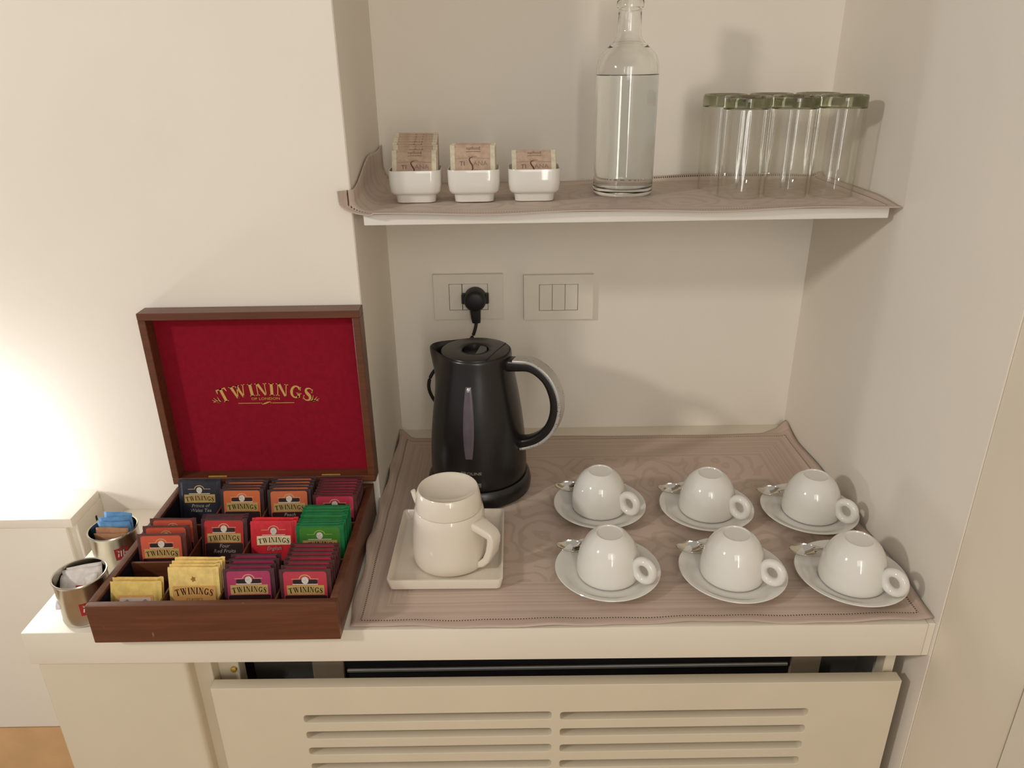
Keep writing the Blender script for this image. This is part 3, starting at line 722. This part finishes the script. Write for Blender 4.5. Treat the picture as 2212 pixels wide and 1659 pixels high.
BANNER = mat('gold_banner', (196, 164, 100), 0.35, 0.15, var=0.06, nscale=200)
CREAM = mat('cream_banner', (236, 214, 168), 0.45, var=0.04, nscale=200)
CREST = mat('pale_crest', (206, 196, 182), 0.5, var=0.35, nscale=1500)
LINE = mat('gold_line', (206, 170, 120), 0.4, 0.1, var=0)
PALE = mat('pale_ink', (176, 166, 160), 0.5, var=0)
def label_mesh(panel, banner=BANNER, name=None, dark=None, ink=INK, line=LINE, namecol=PALE, crest=CREST):
    p = Print(); T = BHT
    if panel: p.rect(-0.0262, 0.0262, 0.009, T-0.0024, panel, 0.0, 0.0035)
    if dark: p.rect(-0.0150, 0.0150, T-0.0185, T-0.0128, dark, 0.00008, 0.002); p.rect(-0.0255, 0.0255, 0.0092, T-0.0335, dark, 0.00008, 0.002)
    p.stroke([(-0.0165, T-0.0120), (-0.0068, T-0.0120)], 0.0007, line, 0.00016); p.stroke([(0.0068, T-0.0120), (0.0165, T-0.0120)], 0.0007, line, 0.00016)
    p.stroke([(0.0068*math.cos(PI*k/10), T-0.0120+0.0052*math.sin(PI*k/10)) for k in range(11)], 0.0011, line, 0.00016)
    p.disc(0, T-0.0138, 0.0043, crest, 0.00020, 12, 1.12)
    p.rect(-0.0155, 0.0155, T-0.0196, T-0.0184, crest, 0.00016)
    p.rect(-0.0226, 0.0226, T-0.0325, T-0.0202, banner, 0.00016)
    serif_arc(p, 'TWININGS', 0, T-0.0290, 0.0070, 0.0400, 0.0020, ink, 0.00026)
    if name:
        for i, ln in enumerate(name): text(p, ln, 0, T-0.0395-0.0072*i, 0.0072, namecol, 0.00026, 0.25)
    return p.mesh('label')
def yellow_label(kind):
    p = Print(); T = BHT if kind == 0 else 0.060; tan = mat('tan_print', (214, 160, 92), 0.4, var=0.05, nscale=200)
    if kind == 0:
        p.poly([(0.0035*math.sin(k*PI*2/10+0.3)*(1 if k % 2 else 0.55), T-0.0150+0.0042*math.cos(k*PI*2/10+0.3)*(1 if k % 2 else 0.55)) for k in range(10)], mat('ochre_crest', (150, 100, 44), 0.5, var=0), 0.0001)
        p.rect(-0.0262, 0.0262, 0.008, T-0.0235, tan, 0.0, 0.002)
        serif_arc(p, 'TWININGS', 0, T-0.0340, 0.0085, 0.0440, 0.0028, INK, 0.0002)
        text(p, 'CLASSICS', 0, T-0.0425, 0.0048, mat('ochre_ink', (150, 96, 50), 0.5, var=0), 0.0002)
    else:
        p.rect(-0.022, 0.022, 0.010, T-0.0165, tan, 0.0, 0.002)
        p.rect(-0.019, 0.019, 0.016, T-0.0195, mat('white_patch', (214, 196, 176), 0.4, var=0.05), 0.0001, 0.002)
        for xx in (-0.012, 0.010):
            for q in range(3): p.disc(xx+0.002*q, T-0.0245+0.0014*(q % 2), 0.0016, mat('lilac_print', (150, 130, 150), 0.5, var=0), 0.0002, 8)
    return p.mesh('label')
DK = mat('dark_label', (44, 26, 26), 0.4, var=0.1, nscale=80)
kinds = {
 'navy': (foil('navy_foil', (44, 46, 54)), label_mesh(None, name=('Prince of', 'Wales Tea'))),
 'orange': (foil('dark_brown_foil', (62, 42, 42)), label_mesh(mat('orange_panel', (206, 104, 58), 0.4, var=0.08), dark=DK)),
 'peach': (foil('brown_foil', (64, 46, 46)), label_mesh(mat('peach_panel', (202, 106, 66), 0.4, var=0.08), name=('Peach',), dark=DK)),
 'crimson': (foil('maroon_foil', (78, 34, 36)), label_mesh(mat('crimson_panel', (184, 50, 76), 0.4, var=0.08), dark=DK)),
 'coral': (foil('plum_brown_foil', (92, 50, 46)), label_mesh(mat('coral_panel', (206, 88, 62), 0.4, var=0.08), dark=DK)),
 'redfruit': (foil('plum_foil', (70, 38, 42)), label_mesh(mat('red_panel', (186, 44, 44), 0.4, var=0.08), name=('Four', 'Red Fruits'), dark=DK)),
 'red': (foil('red_foil', (206, 42, 52)), label_mesh(None, CREAM, name=('English',))),
 'green': (foil('green_foil', (26, 112, 62)), label_mesh(mat('leaf_panel', (66, 126, 44), 0.4, var=0.08), line=mat('lime_line', (150, 170, 60), 0.4, var=0))),
 'yellowlow': (foil('pale_yellow_foil', (218, 186, 104)), yellow_label(1)),
 'yellow': (foil('yellow_foil', (230, 198, 120)), yellow_label(0)),
 'magenta': (foil('purple_brown_foil', (76, 44, 48)), label_mesh(mat('magenta_panel', (170, 54, 92), 0.4, var=0.08), dark=DK)),
 'berry': (foil('wine_foil', (82, 46, 46)), label_mesh(mat('berry_panel', (188, 56, 70), 0.4, var=0.08), dark=DK)),
}
bodies = {k: bag_body(v[0], BW, 0.0600 if k == 'yellowlow' else BHT) for k, v in kinds.items()}
colx = [ix0+(ix1-ix0)*(k+0.5)/4 for k in range(4)]
# kind, column, y of the front bag's top edge, y of the rearmost top edge, number, tilt, sink, x shift, label
stacks = [
 ('navy', 0, -0.3080, -0.3030, 2, 16, 0, 0.000, 'navy foil tea bag worded Prince of Wales'),
 ('orange', 1, -0.3310, -0.3030, 5, 16, 0, 0.001, 'dark tea bag with orange label beside navy'),
 ('peach', 2, -0.3350, -0.3020, 5, 15, 0, 0.0010, 'dark tea bag with orange label worded Peach'),
 ('crimson', 3, -0.3520, -0.3060, 7, 14, -0.004, 0.0010, 'maroon tea bag with crimson label behind green'),
 ('coral', 0, -0.4420, -0.4060, 3, 14, -0.003, 0.0010, 'brown tea bag with coral label behind yellow'),
 ('redfruit', 1, -0.4060, -0.3950, 3, 18, 0, 0.001, 'dark tea bag with red label Four Red Fruits'),
 ('red', 2, -0.4130, -0.4050, 2, 20, 0.0, 0.0010, 'bright red foil tea bag'),
 ('green', 3, -0.4350, -0.3860, 9, 12, 0.004, -0.001, 'glossy green foil tea bag'),
 ('yellowlow', 0, -0.5210, -0.5130, 2, 22, -0.006, 0.0010, 'yellow tea bag slumped low in corner compartment'),
 ('yellow', 1, -0.5130, -0.4930, 4, 15, 0.0, 0.0010, 'upright yellow tea bag with bold dark lettering'),
 ('magenta', 2, -0.5190, -0.4890, 4, 13, -0.002, 0.0010, 'dark tea bag with magenta label beside yellow'),
 ('berry', 3, -0.5220, -0.4690, 7, 12, -0.001, 0.0010, 'wine tea bag with berry label before green'),
]
ORD = ['frontmost', 'second', 'third', 'fourth', 'fifth', 'sixth', 'seventh', 'eighth', 'ninth']
def nth(i, n): return 'rearmost of its stack' if i == n-1 and n > 1 else ('frontmost of its stack' if i == 0 else ORD[i]+' from the front')
rnd = random.Random(3)
for kind, c_, yf, yb, n, tilt, sink, dxs, lab in stacks:
    for i in range(n):
        f_ = i/(n-1) if n > 1 else 0
        ytop = yf+(yb-yf)*f_; th = math.radians(tilt+rnd.uniform(-1.2, 1.2))
        zb = 0.0068+sink+(rnd.uniform(-0.001, 0.0015) if i else 0)
        if zb < 0.0066: zb = 0.0066
        yb_ = ytop-(0.060 if kind == 'yellowlow' else BHT)*math.sin(th)
        o = link('tea_bag', bodies[kind], None, (colx[c_]+dxs+rnd.uniform(-0.0008, 0.0008)*(1 if i else 0.3), yb_, zb), (PI/2-th, 0, math.radians(rnd.uniform(-0.8, 0.8))), lab+', '+nth(i, n), 'tea bag', kind+' tea bags in the chest')
        o.rotation_mode = 'XYZ'
        link('label', kinds[kind][1], o, (0, 0, 0.00185))

# ------------------------------------------------------------------ tins with sachets
RED = mat('red_logo', (176, 34, 40), 0.45, var=0.05, nscale=200)
WHITE = mat('white_ink', (236, 230, 224), 0.5, var=0)
TINB = lathe('tin_body', [(0, 0), (0.0295, 0), (0.0308, 0.0012), (0.0310, 0.003), (0.0304, 0.005), (0.0304, 0.0560), (0.0312, 0.0575), (0.0318, 0.0590), (0.0312, 0.0604), (0.0298, 0.0598), (0.0296, 0.0560), (0.0296, 0.0020), (0, 0.0020)], M['tin'], 56)
def logo(w, h):
    p = Print(); p.rect(-w/2, w/2, -h/2, h/2, RED)
    s = h*0.62
    for i, x in enumerate((-0.26, -0.06, 0.12)):
        top = 0.30 if i else 0.08
        p.stroke([(w*(x-0.03), -h*0.22), (w*(x+0.04), h*top)], w*0.075, WHITE, 0.0001)
    p.disc(-w*0.20, h*0.24, w*0.05, WHITE, 0.0001, 8)
    p.stroke([(w*0.24, h*0.10), (w*0.27, -h*0.16), (w*0.36, h*0.10)], w*0.075, WHITE, 0.0001)
    p.stroke([(w*0.34, h*0.04), (w*0.26, -h*0.36)], w*0.075, WHITE, 0.0001)
    return p
def curved(pr, name, r, az, zc):
    me = pr.mesh(name)
    bm = bmesh.new(); bm.from_mesh(me); bmesh.ops.triangulate(bm, faces=bm.faces[:]); bmesh.ops.subdivide_edges(bm, edges=bm.edges[:], cuts=2, use_grid_fill=False); bm.to_mesh(me); bm.free()
    for v in me.vertices:
        a = az+v.co.x/r; rr_ = r+0.0003+v.co.z; v.co = (rr_*math.cos(a), rr_*math.sin(a), zc+v.co.y)
    return me
tins = [(-0.3395, -0.4020, 'silver tin holding blue and brown sugar sachets', -52, 0.034), (-0.3328, -0.5010, 'silver tin holding white sachets beside the tea chest corner', -58, 0.026)]
for x, y, lab, az, zl in tins:
    t = thing('sugar_tin', lab, 'tin', (x, y, 0.0005))
    link('body', TINB, t)
    link('logo', curved(logo(0.017, 0.017), 'logo', 0.0304, math.radians(az), zl), t)
    link('wire_clip', boxes('wire_clip', [(0.0270, 0.0292, -0.002, 0.002, 0.050, 0.0512)], M['dark']), t, rot=(0, 0, math.radians(40)))
def paper(name, rgb): return mat(name, rgb, 0.7, var=0.10, nscale=120, bump=0.3, bscale=260, spec=0.2)
def soft_sachet(m, w, h, th, seed):
    r = random.Random(seed); v, f = [], []; nx, ny = 8, 9
    ph = r.uniform(0, 6)
    for s in (1, -1):
        for j in range(ny+1):
            for i in range(nx+1):
                u, q = i/nx*2-1, j/ny*2-1
                b = max(0, 1-u**4)*max(0, 1-q**6)
                wv = 0.0012*math.sin(3*u+ph)+0.0009*math.sin(4*q+ph*2)
                v.append((w/2*u+0.0006*math.sin(9*q+ph), h/2*(q+1), wv+s*(0.0003+th/2*b)))
    k = (nx+1)*(ny+1)
    for j in range(ny):
        for i in range(nx):
            a = j*(nx+1)+i; q = (a, a+1, a+nx+2, a+nx+1); f.append(q); f.append(tuple(k+t for t in q[::-1]))
    e = list(range(nx+1))+[j*(nx+1)+nx for j in range(1, ny+1)]+[ny*(nx+1)+i for i in range(nx-1, -1, -1)]+[j*(nx+1) for j in range(ny-1, 0, -1)]
    for a, b in zip(e, e[1:]+e[:1]): f.append((a, a+k, b+k, b))
    return new_mesh('soft_sachet', v, f, m, True)
BLUE, BROWN, WP = paper('blue_paper', (96, 142, 186)), paper('brown_paper', (164, 120, 88)), paper('white_paper', (222, 214, 208))
sach = [ # tin index, material, dx, dy, z, w, h, tilt, rz, seed, label, group
 (0, BROWN, 0.000, -0.0125, 0.0100, 0.044, 0.0520, 8, 2, 1, 'brown sugar sachet with red logo before the blue ones', None),
 (0, BROWN, 0.000, -0.0060, 0.0100, 0.045, 0.0570, 9, -2, 2, 'plain brown sugar sachet touching the blue sachets', 'brown sugar sachets'),
 (0, BLUE, 0.000, 0.0005, 0.0100, 0.044, 0.0620, 9, 1, 3, 'blue sweetener sachet touching the brown ones', 'blue sachets'),
 (0, BLUE, 0.001, 0.0060, 0.0100, 0.043, 0.0660, 10, 6, 4, 'blue sweetener sachet between two blue ones', 'blue sachets'),
 (0, BLUE, 0.000, 0.0115, 0.0100, 0.041, 0.0690, 10, -8, 5, 'tallest blue sweetener sachet at the rear of the tin', 'blue sachets'),
 (1, WP, -0.003, -0.0060, 0.0290, 0.044, 0.0420, 50, 6, 6, 'white sachet with red logo in the silver tin', None),
 (1, WP, 0.001, 0.0010, 0.0330, 0.046, 0.0420, 48, 12, 7, 'plain white sachet between two others in the silver tin', 'white sachets'),
 (1, WP, 0.003, 0.0080, 0.0360, 0.040, 0.0380, 45, 18, 8, 'rearmost plain white sachet in the silver tin', 'white sachets'),
]
for ti, m, dx, dy, zz, w, h, tl, rz, sd, lab, grp in sach:
    x, y = tins[ti][:2]; th = math.radians(tl)
    o = link('sugar_sachet', soft_sachet(m, w, h, 0.0038, sd), None, (x+dx, y+dy-h*0.5*math.sin(th), zz-0.0050), (PI/2-th, 0, math.radians(rz)), lab, 'sachet', grp)
    if sd == 6: link('logo', logo(0.0085, 0.0085).mesh('logo'), o, (0.003, 0.0230, 0.0036))
    if sd == 1: link('logo', logo(0.0120, 0.0090).mesh('logo'), o, (0.000, 0.0400, 0.0034))

# ------------------------------------------------------------------ shelf: bowls with herbal tea
def bowl_mesh():
    s = lambda w, r: rrect(w, w, r, 6)
    return loft('bowl', [(s(0.048, 0.010), 0.0), (s(0.0545, 0.011), 0.0010), (s(0.0570, 0.012), 0.0110), (s(0.0575, 0.012), 0.0118), (s(0.0660, 0.013), 0.0128), (s(0.0700, 0.014), 0.0165), (s(0.0722, 0.014), 0.0260), (s(0.0726, 0.014), 0.0435), (s(0.0718, 0.0138), 0.0448), (s(0.0700, 0.013), 0.0445), (s(0.0690, 0.013), 0.0420), (s(0.0670, 0.013), 0.0200), (s(0.0600, 0.013), 0.0140), (s(0.052, 0.012), 0.0130)], M['porcelain'], smooth=50)
BOWL = bowl_mesh()
KRAFT = paper('kraft_tea_paper', (186, 160, 138)); EDGE = paper('pale_tag_paper', (208, 198, 172))
INK2 = mat('grey_brown_ink', (104, 84, 74), 0.6, var=0); SRED = mat('oxblood_ink', (92, 34, 26), 0.6, var=0); INK3 = mat('mid_brown_ink', (140, 116, 100), 0.6, var=0)
HW, HH = 0.0620, 0.0600
def herb_print():
    p = Print(); T = HH
    p.rect(-HW/2+0.0002, -HW/2+0.0065, 0.001, T-0.0004, EDGE); p.rect(HW/2-0.0065, HW/2-0.0002, 0.001, T-0.0004, EDGE)
    text(p, 'natfood', 0.001, T-0.0060, 0.0062, INK2, 0.0001)
    p.stroke([(-0.009, T-0.0086), (0.000, T-0.0082), (0.011, T-0.0086)], 0.0005, SRED, 0.0001)
    text(p, 'le tisane', 0, T-0.0160, 0.0035, INK3, 0.0001)
    p.stroke([(-0.024, T-0.0178), (-0.012, T-0.0170), (0.010, T-0.0172), (0.024, T-0.0182)], 0.0004, INK3, 0.0001)
    y = T-0.0270
    text(p, 'TI', -0.0145, y, 0.0085, INK2, 0.0001, 0, 1.1); text(p, 'ANA', 0.0105, y, 0.0085, INK3, 0.0001, 0, 1.1)
    sc_ = [(0.0005, y+0.0112), (-0.0030, y+0.0105), (-0.0046, y+0.0080), (-0.0030, y+0.0040), (-0.0006, y+0.0002), (-0.0002, y-0.0045), (-0.0022, y-0.0075), (-0.0060, y-0.0082)]
    q = [(a.x, a.y) for a in spline([(a, b, 0) for a, b in sc_], 4)]
    p.stroke(q, [0.0004+0.0014*math.sin(PI*k/(len(q)-1)) for k in range(len(q))], SRED, 0.00015)
    text(p, 'e q u i', 0.004, y-0.0080, 0.0055, INK2, 0.0001)
    return p.mesh('print')
HP = herb_print(); HB = bag_body(KRAFT, HW, HH, 0.0026, 0.0018)
bowls = [(0.0770, 8, 'white square bowl packed with a tall row of herbal tea bags', 0.0155, -0.1400, -0.1740, 26),
         (0.1590, 3, 'white square bowl with a few herbal tea bags, between two bowls', 0.0035, -0.1700, -0.1880, 12),
         (0.2435, 2, 'white square bowl with the lowest herbal tea bags, next to the bottle', 0.0000, -0.1620, -0.1690, 33)]
tl_label = ['beige paper herbal tea bag in the fullest white bowl', 'beige paper herbal tea bag in the bowl between two others', 'beige paper herbal tea bag in the bowl next to the bottle']
for b, (bx_, n, lab, lift, yback, yfront, tl_) in enumerate(bowls):
    by_ = -0.1745
    link('square_bowl', BOWL, None, (bx_, by_, ST), (0, 0, math.radians((1, 0.5, -0.5)[b])), lab, 'bowl', None)
    for i in range(n):
        f_ = i/(n-1); ytop = yfront+(yback-yfront)*f_
        th = math.radians(tl_-(15*f_ if b == 0 else 0)+rnd.uniform(-1, 1))
        zb = ST+0.0145+(lift*f_ if b == 0 else lift*(0.6+0.4*f_))
        o = link('herbal_tea_bag', HB, None, (bx_+rnd.uniform(-0.0012, 0.0012), ytop-HH*math.sin(th), zb), (PI/2-th, 0, math.radians(rnd.uniform(-2, 2))), tl_label[b]+', '+nth(i, n), 'tea bag', 'herbal tea bags, bowl %s' % ('one', 'two', 'three')[b])
        link('print', HP, o, (0, 0, 0.00150))

# ------------------------------------------------------------------ shelf: bottle and glasses
bt = thing('water_bottle', 'tall clear glass bottle filled with water on the shelf', 'bottle', (0.3755, -0.1375, ST))
link('glass', lathe('bottle_glass', [(0, 0.0035), (0.030, 0.0005), (0.040, 0.0), (0.0425, 0.0018), (0.0432, 0.006), (0.0434, 0.030), (0.0437, 0.150), (0.0436, 0.170), (0.0415, 0.180), (0.0370, 0.1890), (0.0300, 0.1955), (0.0265, 0.1985), (0.0258, 0.2000), (0.0232, 0.2012), (0.0195, 0.2050), (0.0168, 0.2110), (0.0158, 0.2200), (0.0156, 0.2440), (0.0160, 0.2448), (0.0182, 0.2455), (0.0184, 0.2530), (0.0170, 0.2545), (0.0158, 0.2560), (0.0156, 0.2760), (0.0150, 0.2775), (0.0128, 0.2770), (0.0126, 0.2200), (0.0136, 0.2105), (0.0170, 0.2035), (0.0205, 0.1992), (0.0240, 0.1960), (0.0285, 0.1922), (0.0345, 0.1865), (0.0385, 0.1785), (0.0404, 0.1690), (0.0406, 0.150), (0.0404, 0.020), (0.0395, 0.0135), (0.036, 0.0100), (0.020, 0.0085), (0, 0.0085)], M['bottle_glass'], 80, 60), bt)
link('water', lathe('water', [(0, 0.0084), (0.020, 0.0084), (0.0361, 0.0099), (0.0396, 0.0134), (0.0405, 0.020), (0.0407, 0.150), (0.0406, 0.1622), (0.0398, 0.1612), (0.030, 0.1608), (0, 0.1608)], M['water'], 80, 60), bt)
# the thick green foot is the glass colour seen edge-on: a tinted solid collar around the base
GF = lathe('tumbler_foot', [(0, 0.1187), (0.0255, 0.1192), (0.0309, 0.1165), (0.0312, 0.1185), (0.0313, 0.1300), (0.0306, 0.1325), (0.0295, 0.1335), (0.0280, 0.1332), (0.026, 0.1307), (0, 0.1297)], M['glass_base'], 64, 60)
def fluted_wall():
    n = 144; v, f = [], []
    rows = [(0.0284, 0.0006, 0), (0.0290, 0.0, 0), (0.0296, 0.0006, 0), (0.0300, 0.040, 0), (0.0306, 0.1164, 0), (0.0282, 0.1164, 0), (0.0284, 0.108, 1), (0.0284, 0.060, 1), (0.0285, 0.025, 0.3), (0.0284, 0.0006, 0)]
    for r, z_, k in rows:
        for i in range(n):
            a = 2*PI*i/n; rr_ = r-0.00045*k*(0.5+0.5*math.cos(18*a)); v.append((rr_*math.cos(a), rr_*math.sin(a), z_))
    for j in range(len(rows)-1):
        for i in range(n): f.append((j*n+i, j*n+(i+1) % n, (j+1)*n+(i+1) % n, (j+1)*n+i))
    return autosmooth(new_mesh('tumbler_wall', v, f, M['glass']), 60)
GW = fluted_wall()
glasses = [(0.5350, -0.1780, 'front row, at the bottle end'), (0.6005, -0.1800, 'front row, in the middle'), (0.6660, -0.1800, 'front row, by the right wall'),
           (0.5235, -0.1080, 'rear row, at the bottle end'), (0.5910, -0.1060, 'rear row, in the middle'), (0.6580, -0.1060, 'rear row, by the right wall')]
for x, y, where in glasses:
    g = thing('tumbler', 'clear tumbler upside down on the shelf, '+where, 'glass', (x, y, ST+0.0003), (0, 0, rnd.uniform(0, 6)), 'upturned tumblers on the shelf')
    link('wall', GW, g); link('foot', GF, g)
